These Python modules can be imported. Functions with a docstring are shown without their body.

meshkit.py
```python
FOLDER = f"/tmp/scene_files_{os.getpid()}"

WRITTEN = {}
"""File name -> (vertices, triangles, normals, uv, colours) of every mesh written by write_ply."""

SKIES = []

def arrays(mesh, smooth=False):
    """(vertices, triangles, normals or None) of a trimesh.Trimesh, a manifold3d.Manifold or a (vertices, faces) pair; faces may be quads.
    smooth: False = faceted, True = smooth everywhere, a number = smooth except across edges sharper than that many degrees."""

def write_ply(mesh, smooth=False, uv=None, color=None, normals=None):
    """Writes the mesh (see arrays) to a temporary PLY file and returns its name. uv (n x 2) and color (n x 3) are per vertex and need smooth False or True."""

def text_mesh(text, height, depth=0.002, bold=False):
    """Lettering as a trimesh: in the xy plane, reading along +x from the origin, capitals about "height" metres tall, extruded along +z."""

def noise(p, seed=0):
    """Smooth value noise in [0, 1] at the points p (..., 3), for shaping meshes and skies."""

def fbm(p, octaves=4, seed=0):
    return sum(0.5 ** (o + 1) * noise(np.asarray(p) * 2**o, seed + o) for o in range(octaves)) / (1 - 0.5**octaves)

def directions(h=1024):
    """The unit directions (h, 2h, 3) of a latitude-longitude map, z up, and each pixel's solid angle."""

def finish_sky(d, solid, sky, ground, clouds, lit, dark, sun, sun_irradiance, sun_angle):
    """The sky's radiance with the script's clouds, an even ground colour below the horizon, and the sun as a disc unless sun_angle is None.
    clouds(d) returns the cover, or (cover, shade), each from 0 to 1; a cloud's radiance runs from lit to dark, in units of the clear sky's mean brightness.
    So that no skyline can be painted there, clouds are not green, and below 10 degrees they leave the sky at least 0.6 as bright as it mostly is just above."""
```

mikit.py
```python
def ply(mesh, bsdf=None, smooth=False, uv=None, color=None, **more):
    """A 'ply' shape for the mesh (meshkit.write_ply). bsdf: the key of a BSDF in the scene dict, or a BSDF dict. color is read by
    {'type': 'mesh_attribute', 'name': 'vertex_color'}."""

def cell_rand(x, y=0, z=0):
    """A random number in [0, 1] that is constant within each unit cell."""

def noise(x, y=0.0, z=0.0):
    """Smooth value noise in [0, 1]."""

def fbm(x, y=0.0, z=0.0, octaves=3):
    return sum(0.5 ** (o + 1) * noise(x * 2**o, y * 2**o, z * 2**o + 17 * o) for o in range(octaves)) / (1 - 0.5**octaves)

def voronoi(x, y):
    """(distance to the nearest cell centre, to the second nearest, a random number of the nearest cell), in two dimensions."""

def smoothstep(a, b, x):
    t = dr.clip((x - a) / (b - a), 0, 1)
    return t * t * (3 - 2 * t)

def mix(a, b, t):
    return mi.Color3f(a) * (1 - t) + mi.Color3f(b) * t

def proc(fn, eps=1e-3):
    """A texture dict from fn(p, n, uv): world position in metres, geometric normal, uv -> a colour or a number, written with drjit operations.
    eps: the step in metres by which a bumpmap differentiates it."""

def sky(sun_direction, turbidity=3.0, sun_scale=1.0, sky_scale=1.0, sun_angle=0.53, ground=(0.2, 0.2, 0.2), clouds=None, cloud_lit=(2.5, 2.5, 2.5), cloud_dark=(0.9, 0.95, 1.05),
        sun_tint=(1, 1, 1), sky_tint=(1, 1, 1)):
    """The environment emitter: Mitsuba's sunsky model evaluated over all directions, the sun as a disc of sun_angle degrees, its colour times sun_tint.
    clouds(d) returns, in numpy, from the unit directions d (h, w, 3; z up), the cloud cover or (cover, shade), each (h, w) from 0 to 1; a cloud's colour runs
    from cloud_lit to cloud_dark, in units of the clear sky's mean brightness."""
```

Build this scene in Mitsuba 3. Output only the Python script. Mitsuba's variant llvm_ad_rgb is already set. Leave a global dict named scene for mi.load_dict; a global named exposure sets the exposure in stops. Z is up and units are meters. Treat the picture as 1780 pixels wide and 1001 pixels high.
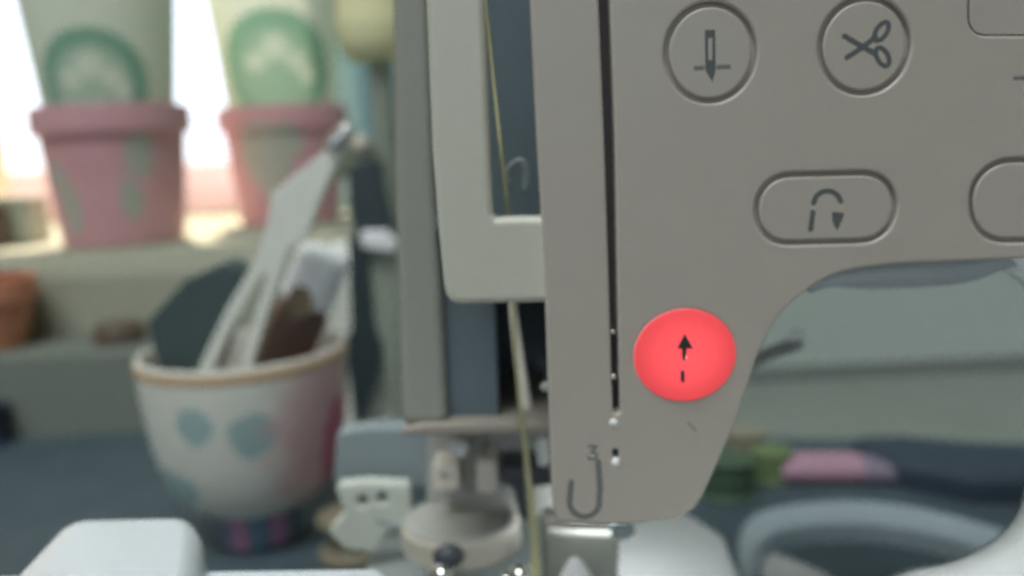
import math
import numpy as np
import trimesh
import manifold3d
from shapely.geometry import Polygon, Point, LineString, box as sbox
from shapely import affinity
from shapely.ops import unary_union
import drjit as dr
import mitsuba as mi
import mikit
import meshkit

T = mi.ScalarTransform4f
scene, labels = {}, {}

# ------------------------------------------------------------------ camera
CAM = np.array([0.0, 0.0, 0.90])
FPX, CX, CY = 1540.0, 890.0, 500.5            # focal length and centre for the 1780 x 1001 frame
PITCH, ROLL = math.radians(9.0), 0.049
fwd = np.array([0, math.cos(PITCH), -math.sin(PITCH)])
right = np.array([1.0, 0, -ROLL]); right -= fwd * (right @ fwd); right /= np.linalg.norm(right)
up = np.cross(right, fwd)
scene['camera'] = {
    'type': 'thinlens', 'fov': 2 * math.degrees(math.atan(890 / FPX)), 'fov_axis': 'x',
    'aperture_radius': 0.00122, 'focus_distance': 0.1080, 'near_clip': 0.01, 'far_clip': 100.0,
    'to_world': T().look_at(origin=CAM.tolist(), target=(CAM + fwd).tolist(), up=up.tolist()),
}
exposure = 0.0

# ------------------------------------------------------------------ sky, sun
scene['sky'] = mikit.sky([-0.10, 0.42, 0.90], turbidity=4.0, sun_scale=9.0, sky_scale=12.0, sun_angle=1.2,
                         clouds=lambda d: 0.65 + 0 * d[..., 0], cloud_lit=(1.25, 1.25, 1.25))
LAMP = 10.0                                     # radiance of the added fill lamp

LED = 8.0                                      # radiance of the machine's own lamp

# ------------------------------------------------------------------ helpers
def ray(px, py):
    return fwd + (px - CX) / FPX * right - (py - CY) / FPX * up

def P(px, py, y):
    d = ray(px, py)
    return CAM + d * (y / d[1])

def Pz(px, py, z):
    d = ray(px, py)
    return CAM + d * ((z - CAM[2]) / d[2])

def S(y):
    return y / FPX                              # metres per pixel at that distance, near enough

def lin(r, g, b):
    return [((c / 255 + 0.055) / 1.055) ** 2.4 if c > 10 else c / 255 / 12.92 for c in (r, g, b)]

def poly(pts, y, r=0.0):
    q = Polygon([(p[0], p[2]) for p in (P(a, b, y) for a, b in pts)]).buffer(0)
    return rnd(q, r) if r else q

def rnd(q, r):
    return q.buffer(-r, 8).buffer(2 * r, 8).buffer(-r, 8)

def circ(px, py, rx, y, ry=None):
    c = P(px, py, y)
    q = Point(c[0], c[2]).buffer(rx * S(y), 20)
    return affinity.scale(q, 1, (ry or rx) / rx)

def slab(q, y0, thick, bev=0.0, seg=4):
    """the outline q in the plane of x and z, thick along +y, its front edge rounded by bev"""
    if q.geom_type != 'Polygon':
        return trimesh.util.concatenate([slab(g, y0, thick, bev, seg) for g in q.geoms])
    src, first = q, bev
    while True:
        if bev:                                 # convex corners get at least the radius of the rounding
            q = src.buffer(-bev * 1.3, 12).buffer(bev * 1.3, 12)
        if q.geom_type == 'Polygon' and q.area > 0.8 * src.area:
            q = q.simplify(1e-6)
            rings = []
            for k, ring in enumerate([q.exterior, *q.interiors]):
                c = np.array(ring.coords)[:-1]
                area = 0.5 * np.sum(c[:, 0] * np.roll(c[:, 1], -1) - np.roll(c[:, 0], -1) * c[:, 1])
                if (area > 0) != (k == 0):
                    c = c[::-1]
                rings.append(c)
            nrm = []
            for c in rings:
                e = np.roll(c, -1, 0) - c
                e /= np.linalg.norm(e, axis=1, keepdims=True) + 1e-12
                n1 = np.stack([-e[:, 1], e[:, 0]], 1)
                n = n1 + np.roll(n1, 1, 0)
                n = n / np.maximum(np.linalg.norm(n, axis=1, keepdims=True), 1e-9)
                nrm.append(n / np.clip((n * n1).sum(1, keepdims=True), 0.6, 1))
            ins = [c + n * bev * 1.12 for c, n in zip(rings, nrm)]
            cap = np.asarray(manifold3d.triangulate(ins))
            w = np.vstack(ins)[cap]
            u, v = w[:, 1] - w[:, 0], w[:, 2] - w[:, 0]
            got = 0.5 * np.abs(u[:, 0] * v[:, 1] - u[:, 1] * v[:, 0]).sum()
            want = sum(0.5 * np.sum(c[:, 0] * np.roll(c[:, 1], -1) - np.roll(c[:, 0], -1) * c[:, 1]) for c in ins)
            if not bev or abs(got - want) < 1e-3 * want:
                break
        bev *= 0.8
        if bev < 0.1 * first:
            q, bev = src, 0.0
    steps = [(bev * (1 - math.sin(a)), y0 + bev * (1 - math.cos(a))) for a in np.linspace(0, math.pi / 2, seg + 1)] if bev else [(0.0, y0)]
    if bev:
        steps.insert(0, (bev * 1.12, y0))       # keeps the flat face flat under smooth shading
    steps.append((0.0, y0 + thick))
    V, F, base = [], [], 0
    counts = [len(c) for c in rings]
    tot = sum(counts)
    for d, y in steps:
        for c, n in zip(rings, nrm):
            m = c + n * d
            V.append(np.stack([m[:, 0], np.full(len(m), y), m[:, 1]], 1))
    for s in range(len(steps) - 1):
        off = 0
        for cnt in counts:
            i = np.arange(cnt); j = (i + 1) % cnt
            a, b = s * tot + off + i, s * tot + off + j
            c2, d2 = a + tot, b + tot
            F.append(np.stack([a, c2, b], 1)); F.append(np.stack([b, c2, d2], 1))
            off += cnt
    tri = np.asarray(manifold3d.triangulate([c + n * steps[0][0] for c, n in zip(rings, nrm)]))
    F.append(tri)
    F.append(tri[:, ::-1] + (len(steps) - 1) * tot)
    return trimesh.Trimesh(np.vstack(V), np.vstack(F), process=False)

def lathe(profile, n=64, at=(0, 0, 0)):
    pr = np.array(profile, float)
    a = np.arange(n) * 2 * np.pi / n
    V = np.stack([pr[:, None, 0] * np.cos(a), pr[:, None, 0] * np.sin(a), np.repeat(pr[:, None, 1], n, 1)], -1).reshape(-1, 3)
    F = []
    for k in range(len(pr) - 1):
        i = np.arange(n); j = (i + 1) % n
        F.append(np.stack([k * n + i, k * n + j, (k + 1) * n + j], 1)); F.append(np.stack([k * n + i, (k + 1) * n + j, (k + 1) * n + i], 1))
    m = trimesh.Trimesh(V, np.vstack(F), process=True)
    m.update_faces(m.nondegenerate_faces())
    m.merge_vertices()
    m.apply_translation(at)
    return m

def arc(r, z, r2, z2, n=5, q=0):
    """quarter-round points between two profile points"""
    out = []
    for t in np.linspace(0, math.pi / 2, n):
        s, c = math.sin(t), 1 - math.cos(t)
        out.append((r + (r2 - r) * (s if q == 0 else c), z + (z2 - z) * (c if q == 0 else s)))
    return out

def spline(pts, n=40):
    from scipy.interpolate import CubicSpline
    pts = np.asarray(pts, float)
    t = np.r_[0, np.cumsum(np.linalg.norm(np.diff(pts, axis=0), axis=1))]
    return CubicSpline(t, pts)(np.linspace(0, t[-1], n))

def tube(path, rad, n=16, flat=None):
    path = np.asarray(path, float)
    rad = np.broadcast_to(np.asarray(rad, float), len(path)).copy()
    tan = np.gradient(path, axis=0); tan /= np.linalg.norm(tan, axis=1, keepdims=True)
    u = np.cross(tan[0], [0.3, 1, 0.2]); u /= np.linalg.norm(u)
    V = []
    a = np.arange(n) * 2 * np.pi / n
    for p, t, r in zip(path, tan, rad):
        u = u - t * (u @ t); u /= np.linalg.norm(u)
        w = np.cross(t, u)
        V.append(p + r * (np.cos(a)[:, None] * u + np.sin(a)[:, None] * w * (flat or 1)))
    V = np.vstack(V + [path[:1], path[-1:]])
    F, L = [], len(path)
    i = np.arange(n); j = (i + 1) % n
    for k in range(L - 1):
        F.append(np.stack([k * n + i, k * n + j, (k + 1) * n + j], 1)); F.append(np.stack([k * n + i, (k + 1) * n + j, (k + 1) * n + i], 1))
    F.append(np.stack([j, i, i * 0 + L * n], 1)); F.append(np.stack([(L - 1) * n + i, (L - 1) * n + j, i * 0 + L * n + 1], 1))
    return trimesh.Trimesh(V, np.vstack(F), process=False)

def capsule(a, b, ra, rb=None, n=20):
    """a rod with rounded ends"""
    a, b = np.asarray(a, float), np.asarray(b, float)
    rb = ra if rb is None else rb
    d = (b - a) / np.linalg.norm(b - a)
    th = np.linspace(0.15, math.pi / 2, 5)
    path = [a - d * ra * math.cos(t) for t in th] + [b + d * rb * math.cos(t) for t in th[::-1]]
    rad = [ra * math.sin(t) for t in th] + [rb * math.sin(t) for t in th[::-1]]
    return tube(path, rad, n)

def rbox(size, r, at=(0, 0, 0), rot=None, seg=16):
    s = [manifold3d.Manifold.sphere(r, seg).translate([sx * (size[0] / 2 - r), sy * (size[1] / 2 - r), sz * (size[2] / 2 - r)])
         for sx in (-1, 1) for sy in (-1, 1) for sz in (-1, 1)]
    m = manifold3d.Manifold.batch_hull(s).to_mesh()
    t = trimesh.Trimesh(m.vert_properties[:, :3], m.tri_verts, process=False)
    if rot is not None:
        t.apply_transform(rot)
    t.apply_translation(at)
    return t

def blob(c, rx, ry, rz, sub=3):
    m = trimesh.creation.icosphere(subdivisions=sub)
    m.apply_scale([rx, ry, rz]); m.apply_translation(c)
    return m

def frame(z_axis, at, x_hint=(1, 0, 0)):
    z = np.asarray(z_axis, float); z /= np.linalg.norm(z)
    x = np.asarray(x_hint, float); x -= z * (x @ z); x /= np.linalg.norm(x)
    m = np.eye(4); m[:3, 0], m[:3, 1], m[:3, 2], m[:3, 3] = x, np.cross(z, x), z, at
    return m

def quad_box(x0, x1, y0, y1, z0, z1):
    return trimesh.creation.box(bounds=[[x0, y0, z0], [x1, y1, z1]])

def key_for(name, parent=None):
    base = f'{parent}__{name}' if parent else name
    k, i = base, 0
    while k in scene or k in labels or any(s.startswith(k + '__') for s in scene):
        i += 1
        k = f'{base}_{i:03d}'
    return k

def add(name, mesh, mat, parent=None, smooth=35, label=None, cat=None, group=None, kind=None, **more):
    k = key_for(name, parent)
    scene[k] = mikit.ply(mesh, mat, smooth=smooth, **more)
    d = {a: b for a, b in (('label', label), ('category', cat), ('group', group), ('kind', kind)) if b}
    if d:
        labels[k] = d
    return k

def thing(name, label, cat, group=None):
    k = key_for(name)
    labels[k] = {'label': label, 'category': cat, **({'group': group} if group else {})}
    return k

# ------------------------------------------------------------------ materials
def plastic(name, rgb, rough=0.45, spec=0.5, **kw):
    base = {'type': 'rgb', 'value': rgb} if isinstance(rgb, (list, tuple)) else rgb
    scene[name] = {'type': 'twosided', 'bsdf': {'type': 'principled', 'base_color': base, 'roughness': rough, 'specular': spec, **kw}}
    return name

def matte(name, rgb):
    scene[name] = {'type': 'twosided', 'bsdf': {'type': 'diffuse', 'reflectance': {'type': 'rgb', 'value': rgb} if isinstance(rgb, (list, tuple)) else rgb}}
    return name

def metal(name, rgb, rough=0.3):
    return plastic(name, rgb, rough, metallic=1.0)

N, F3, SM, MIX = mikit.noise, mikit.fbm, mikit.smoothstep, mikit.mix

def f_panel(p, n, uv):
    t = F3(p.x * 90 + 3, p.y * 90, p.z * 90, 3)
    return MIX((0.425, 0.395, 0.355), (0.45, 0.42, 0.375), t)
plastic('m_panel', mikit.proc(f_panel), 0.36, 0.7)
plastic('m_cover', [0.54, 0.54, 0.47], 0.36, 0.7)
plastic('m_button', [0.435, 0.405, 0.365], 0.36, 0.7)
plastic('m_white', [0.80, 0.82, 0.82], 0.28)
plastic('m_box', [0.62, 0.67, 0.70], 0.28)
plastic('m_arm_shade', [0.36, 0.40, 0.44], 0.35)
plastic('m_bed', [0.80, 0.81, 0.81], 0.35)
plastic('m_faceplate', [0.29, 0.30, 0.265], 0.4)
plastic('m_slot_shade', [0.11, 0.09, 0.10], 0.6)
plastic('m_recess', [0.115, 0.155, 0.18], 0.45)
plastic('m_lip', [0.30, 0.27, 0.23], 0.5)
plastic('m_ink', [0.10, 0.11, 0.115], 0.6)
plastic('m_inkpale', [0.16, 0.17, 0.165], 0.6)
plastic('m_inkdark', [0.035, 0.03, 0.03], 0.6)
plastic('m_greyplate', [0.26, 0.31, 0.325], 0.45)
plastic('m_palegrey', [0.62, 0.66, 0.60], 0.45)
plastic('m_cream', [0.62, 0.58, 0.50], 0.45)
plastic('m_darkmetal', [0.06, 0.07, 0.085], 0.4)
plastic('m_midmetal', [0.44, 0.44, 0.41], 0.4)
plastic('m_plate', [0.30, 0.335, 0.33], 0.4)
plastic('m_cream_lit', [0.86, 0.80, 0.70], 0.4)
plastic('m_lightgrey', [0.55, 0.57, 0.62], 0.4)
plastic('m_barpale', [0.78, 0.74, 0.64], 0.3)
plastic('m_barmetal', [0.45, 0.42, 0.38], 0.4)
metal('m_chrome', [0.85, 0.85, 0.83], 0.18)
metal('m_steel', [0.62, 0.60, 0.55], 0.33)
matte('m_thread', lin(196, 194, 152))
plastic('m_lever', [0.20, 0.20, 0.20], 0.3)
matte('m_wall', [0.40, 0.41, 0.33])
matte('m_wallgrey', [0.50, 0.57, 0.55])
matte('m_trimshade', [0.24, 0.27, 0.265])
matte('m_trimleft', [0.21, 0.24, 0.21])
matte('m_ceiling', [0.8, 0.8, 0.78])
matte('m_floor', [0.35, 0.28, 0.2])
matte('m_sill', [0.75, 0.72, 0.66])

# ------------------------------------------------------------------ the room
YW, YWO = 0.86, 1.02                            # inner and outer face of the window wall
ZT, ZS = 0.75, 0.846                            # table top, window sill
WX0, WX1, WZ0, WZ1 = -0.80, -0.13, ZS, 1.75     # window opening
XR0, YR = 0.10, 0.535                           # the grey wall that projects on the right
def wall_with_hole(x0, x1, z0, z1, hx0, hx1, hz0, hz1, y0, t):
    return slab(Polygon([(x0, z0), (x1, z0), (x1, z1), (x0, z1)], [[(hx0, hz0), (hx1, hz0), (hx1, hz1), (hx0, hz1)]]), y0, t)
add('floor', quad_box(-2.0, 2.0, -3.0, 1.02, -0.05, 0.0), 'm_floor', kind='structure', smooth=False)
add('ceiling', quad_box(-2.0, 2.0, -3.0, 1.02, 2.40, 2.45), 'm_ceiling', kind='structure', smooth=False)
add('wall_back', wall_with_hole(-2.0, 2.0, 0.0, 2.4, WX0, WX1, WZ0, WZ1, YW, YWO - YW), 'm_wall', kind='structure', smooth=False)
add('wall_left', quad_box(-2.05, -2.0, -3.0, 1.02, 0, 2.4), 'm_wall', kind='structure', smooth=False)
add('wall_right', quad_box(2.0, 2.05, -3.0, 1.02, 0, 2.4), 'm_wall', kind='structure', smooth=False)
add('wall_front', wall_with_hole(-2.0, 2.0, 0.0, 2.4, -1.9, 0.55, 1.2, 2.3, -3.1, 0.1), 'm_ceiling', kind='structure', smooth=False)
add('added_window_2', slab(Polygon([(-1.9, 1.2), (.55, 1.2), (.55, 2.3), (-1.9, 2.3)], [[(-1.85, 1.25), (-.7, 1.25), (-.7, 2.25), (-1.85, 2.25)], [(-.65, 1.25), (.5, 1.25), (.5, 2.25), (-.65, 2.25)]]), -3.07, 0.04), 'm_ceiling', kind='structure', smooth=False)  # unseen window, with its wall opening, added for bluish gloss and fill
add('wall_pier', quad_box(XR0, 2.0, YR, YW, 0, 2.4), 'm_wallgrey', kind='structure', smooth=False)
add('wall_ledge', slab(Polygon([(YR, 0), (YW, 0), (YW, ZS), (YR + .012, ZS), (YR + .004, ZS - .003), (YR, ZS - .012)]), 0, 2.0 + XR0), 'm_wall', kind='structure', smooth=False)
scene['wall_ledge']['to_world'] = T([[0, -1, 0, XR0], [1, 0, 0, 0], [0, 0, 1, 0], [0, 0, 0, 1]])
add('shade_trim_1', quad_box(XR0, 1.2, YR - 0.005, YR, ZT, ZT + 0.008), 'm_trimshade', kind='structure', smooth=False)  # grey strip painting the contact shadow at the foot of the wall
# window: frame of four bars and one pane
wf = add('window_1', slab(Polygon([(WX0, WZ0), (WX1, WZ0), (WX1, WZ1), (WX0, WZ1)], [[(WX0 + .03, WZ0 + .025), (WX1 - .03, WZ0 + .025), (WX1 - .03, WZ1 - .03), (WX0 + .03, WZ1 - .03)]]), 0.945, 0.04, 0.004), 'm_white', kind='structure')
scene['m_pane'] = {'type': 'thindielectric'}
add('pane', trimesh.Trimesh([[WX0 + .03, .965, WZ0 + .025], [WX1 - .03, .965, WZ0 + .025], [WX1 - .03, .965, WZ1 - .03], [WX0 + .03, .965, WZ1 - .03]], [[0, 1, 2], [0, 2, 3]]), 'm_pane', parent=wf, smooth=False)

# unseen fill lamp added behind the camera: a flat diffuser in a white frame
lamp = thing('fill_lamp', 'unseen flat fill lamp added on the ceiling behind the camera', 'lamp')
LX, LY = -0.35, -0.45
add('housing', quad_box(LX - .50, LX + .50, LY - .40, LY + .40, 2.36, 2.40), 'm_white', parent=lamp, smooth=False)
scene[f'{lamp}__diffuser'] = {**mikit.ply(trimesh.Trimesh([[LX - .47, LY - .37, 2.355], [LX + .47, LY - .37, 2.355], [LX + .47, LY + .37, 2.355], [LX - .47, LY + .37, 2.355]], [[0, 2, 1], [0, 3, 2]]), 'm_ceiling'),
                             'emitter': {'type': 'area', 'radiance': {'type': 'rgb', 'value': [LAMP * 0.95, LAMP * 1.0, LAMP * 0.99]}}}

# ------------------------------------------------------------------ table and cutting mat
def f_table(p, n, uv):
    return MIX((0.20, 0.235, 0.215), (0.235, 0.265, 0.245), F3(p.x * 30, p.y * 30, 0, 3))
plastic('m_table', mikit.proc(f_table), 0.55, 0.3)
tb = thing('sewing_table', 'grey-green table under the sewing machine and the bowl', 'table')
add('table_top', quad_box(-1.1, 0.95, -0.10, YR - 0.006, ZT - 0.03, ZT), 'm_table', parent=tb, smooth=False)
for x in (-1.05, 0.88):
    for y in (-0.06, 0.48):
        add('leg', rbox((0.05, 0.05, ZT - 0.03), 0.004, (x, y, (ZT - 0.03) / 2)), 'm_table', parent=tb)

def f_mat(p, n, uv):
    return MIX((0.056, 0.086, 0.106), (0.076, 0.108, 0.126), F3(p.x * 60, p.y * 60, 0, 3))
plastic('m_mat', mikit.proc(f_mat), 0.6, 0.3)
ang = math.radians(-12.5)
mt = rbox((0.90, 0.42, 0.003), 0.0012)
mt.apply_translation((0, -0.21, 0))
mt.apply_transform(frame((0, 0, 1), (-0.06, 0.46, ZT + 0.0015), (math.cos(ang), math.sin(ang), 0)))
ZB = ZT + .05
lb = rbox((0.62, 0.05, 0.05), .003, (-0.33, .5035, ZT + .025))
add('long_box', lb, 'm_trimleft', label='long low grey-green box on the table along the wall behind the bowl', cat='box')
add('cutting_mat', mt, 'm_mat', label='dark slate cutting mat lying flat on the table under the bowl', cat='mat')
ZM = ZT + 0.003

# ------------------------------------------------------------------ sewing machine
sm = thing('sewing_machine', 'off-white sewing machine head with round buttons and a lit red start button', 'sewing machine')
YP = 0.130                                      # front face of the button panel
A = [(918, -260), (922, 0), (934, 250), (945, 430), (950, 560), (957, 760), (961, 880), (968, 906), (1040, 911), (1110, 911), (1180, 900), (1206, 886), (1222, 862), (1248, 805), (1278, 735),
     (1316, 622), (1336, 580), (1358, 544), (1385, 518), (1415, 496), (1437, 483), (1462, 473), (1500, 465), (1563, 458), (1660, 454), (1780, 449), (2300, 425), (2300, -260)]
panel = rnd(poly(A, YP), 0.0006)
slot = poly([(1039, -300), (1041, 0), (1051, 250), (1059, 500), (1063, 640), (1066, 716), (1072, 720), (1078, 716), (1076, 640), (1073, 500), (1069, 250), (1060, 0), (1058, -300)], YP)
hole2 = poly([(1065, 782), (1075, 782), (1076, 797), (1066, 797)], YP, 0.0003)
panel = panel.difference(slot).difference(hole2)
def stadium(x0, x1, y0, y1, r, y=YP, tilt=0.0):
    q = poly([(x0, y0), (x1, y0 - tilt), (x1, y1 - tilt), (x0, y1)], y)
    return rnd(q, r * S(y))
btn = [('round', circ(1235, 92, 79, YP, 84)), ('round', circ(1503, 80, 79, YP, 82)), ('reverse', stadium(1311, 1560, 301, 428, 60, tilt=6)),
       ('speed', stadium(1684, 1960, 276, 424, 68, tilt=6))]
lit = circ(1190, 617, 90, YP, 83)
bez = stadium(1684, 2260, -300, 62, 30)
for _, q in btn:
    panel = panel.difference(q)
panel = panel.difference(lit).difference(bez)
if panel.geom_type != 'Polygon':
    panels = sorted(panel.geoms, key=lambda g: -g.area)
    panel = panels[0]
    left_panel = panels[1]
else:
    left_panel = None
add('front_panel', slab(panel, YP, 0.004, 0.0004), 'm_panel', parent=sm)
if left_panel is not None:
    add('thread_panel', slab(left_panel, YP, 0.004, 0.0007), 'm_panel', parent=sm)
# housing behind the panel
hb = [(1000, -250), (1010, 420), (1020, 870), (1190, 875), (1235, 790), (1290, 640), (1340, 540), (1400, 480), (1470, 455), (1600, 440), (2280, 400), (2280, -250)]
add('housing', slab(poly(hb, YP), YP + 0.0095, 0.085, 0.002), 'm_white', parent=sm)
add('panel_backing', slab(poly([(1076, -250), (1090, 860), (1185, 870), (1230, 780), (1290, 630), (1340, 535), (1400, 475), (1470, 450), (2280, 400), (2280, -250)], YP).difference(lit.buffer(0.0004)), YP + 0.0013, 0.0055), 'm_panel', parent=sm, smooth=False)
add('thread_slot', slab(poly([(1020, -250), (1032, 400), (1040, 835), (1110, 835), (1100, 400), (1085, -250)], YP), YP + 0.0045, 0.0020), 'm_slot_shade', parent=sm, smooth=False)  # dark backing: the shade inside the slot is put into its colour
# buttons with printed icons
GAP = 0.00075
YB = YP + 0.0001
def icon(shape, parent, mat='m_ink', y=YB):
    add('icon', slab(shape, y - 0.00006, 0.0003), mat, parent=parent, smooth=False)
keys = []
for (kind, q) in btn:
    keys.append(add('button', slab(q.buffer(-GAP), YB, 0.003, 0.0003), 'm_button', parent=sm))
labels[keys[0]] = {'label': 'round button with a needle icon'}
labels[keys[1]] = {'label': 'round button with a scissors icon'}
labels[keys[2]] = {'label': 'oblong button with a U-turn arrow'}
labels[keys[3]] = {'label': 'oblong button at the right edge'}
def strokes(lines, w):
    return unary_union([LineString([(p[0], p[2]) for p in (P(a, b, YB) for a, b in ln)]).buffer(w * S(YB) / 2, cap_style=1) for ln in lines])
def fill(pts):
    return poly(pts, YB)
needle_icon = fill([(1225, 52), (1243, 52), (1244, 122), (1238, 143), (1233, 134), (1226, 122)]).difference(fill([(1231, 66), (1238, 66), (1238, 104), (1231, 104)]))
icon(needle_icon, keys[0])
icon(unary_union([fill([(1206, 115), (1224, 114), (1224, 122), (1206, 123)]), fill([(1246, 113), (1270, 112), (1270, 120), (1246, 121)])]), keys[0], 'm_inkpale')
sc = strokes([[(1468, 63), (1500, 82), (1522, 94)], [(1472, 100), (1500, 82), (1522, 64)]], 9)
def ring_icon(px, py, rx, ry, w, rot):
    c = P(px, py, YB)
    o = affinity.rotate(affinity.scale(Point(c[0], c[2]).buffer(1, 16), rx * S(YB), ry * S(YB)), rot)
    return o.difference(o.buffer(-w * S(YB)))
sc = unary_union([sc, ring_icon(1532, 55, 21, 13, 8, 55), ring_icon(1534, 99, 21, 13, 8, -60)])
icon(sc, keys[1])
th = np.linspace(math.radians(172), math.radians(15), 14)
ut = strokes([[(1438 + 24 * math.cos(t), 356 - 24 * math.sin(t)) for t in th], [(1413, 369), (1409, 399)]], 9)
ut = unary_union([ut, fill([(1446, 368), (1467, 370), (1464, 382), (1455, 401), (1447, 385)])])
icon(ut, keys[2])
icon(strokes([[(1764, 136), (1830, 135)]], 7), sm, 'm_inkpale', YP)
add('display_bezel', slab(bez.buffer(-0.00015), YP + 0.0001, 0.003, 0.0001), 'm_button', parent=sm)
# the lit start button: a red translucent lens in front of a lamp
scene['m_redlens'] = {'type': 'principledthin', 'base_color': {'type': 'rgb', 'value': [0.95, 0.13, 0.15]}, 'roughness': 0.35, 'diff_trans': 1.5, 'spec_trans': 0.0}
cl = P(1190, 617, YP)
dome = lathe([(0.0001, 0.0013)] + [(0.00765 * math.sin(t), 0.0013 * math.cos(t)) for t in np.linspace(0.15, math.pi / 2, 10)], 64)
dome.apply_scale([1, 0.925, 1])
dome.apply_transform(frame((0, -1, 0), cl + [0, -0.0001, 0], (1, 0, 0)))
sb = add('start_button', dome, 'm_redlens', parent=sm, smooth=True, label='round start button glowing red')
glow = trimesh.creation.cylinder(0.0060, 0.0003, sections=40)
glow.apply_scale([1, 0.925, 1])
glow.apply_transform(frame((0, -1, 0), cl + [0, 0.0030, 0], (1, 0, 0)))
scene[f'{sb}__lamp'] = {**mikit.ply(glow, 'm_white'), 'emitter': {'type': 'area', 'radiance': {'type': 'rgb', 'value': [1.6, 1.4, 1.4]}}}
def icon_at(shape):
    add('icon', slab(shape, YP - 0.0020, 0.0004), 'm_inkdark', parent=sb, smooth=False)
icon_at(unary_union([poly([(1191, 581), (1205, 606), (1194, 606), (1191, 626), (1187, 626), (1186, 606), (1178, 606)], YP - .002), poly([(1184, 645), (1190, 645), (1190, 664), (1184, 664)], YP - .002, 0.0001)]))
# step number and hook arrow printed at the foot of the slot, and a scuff
t3 = meshkit.text_mesh('3', 27 * S(YP), 0.0001, bold=True)
t3.apply_transform(frame((0, -1, 0), P(1018, 799, YP) + [0, -0.00004, 0], right))
add('printed_number', t3, 'm_inkpale', parent=sm, smooth=False)
hk = [(1040, 803), (1043, 850), (1041, 872)] + [(1016 + 26 * math.cos(t), 872 + 26 * math.sin(t)) for t in np.linspace(0.1, math.pi - 0.1, 12)] + [(990, 870), (993, 838)]
add('printed_hook', slab(strokes([hk], 11), YP - 0.00006, 0.0003), 'm_inkpale', parent=sm, smooth=False)
add('scuff', slab(strokes([[(1197, 735), (1209, 748)]], 5), YP - 0.00003, 0.0002), 'm_lip', parent=sm, smooth=False)
# small guide pins in the thread slot; the white ones stand for highlights
for px, py, r, mat in ((1066, 578, 5, 'm_steel'), (1067, 656, 6, 'm_steel'), (1067, 735, 9.5, 'm_white'), (1070, 805, 9.5, 'm_white')):
    c = P(px, py, YP)
    add('guide_pin', capsule(c + [0, 0.0085, 0], c + [0, 0.0004, 0], r * S(YP)), mat, parent=sm, smooth=True)

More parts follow.
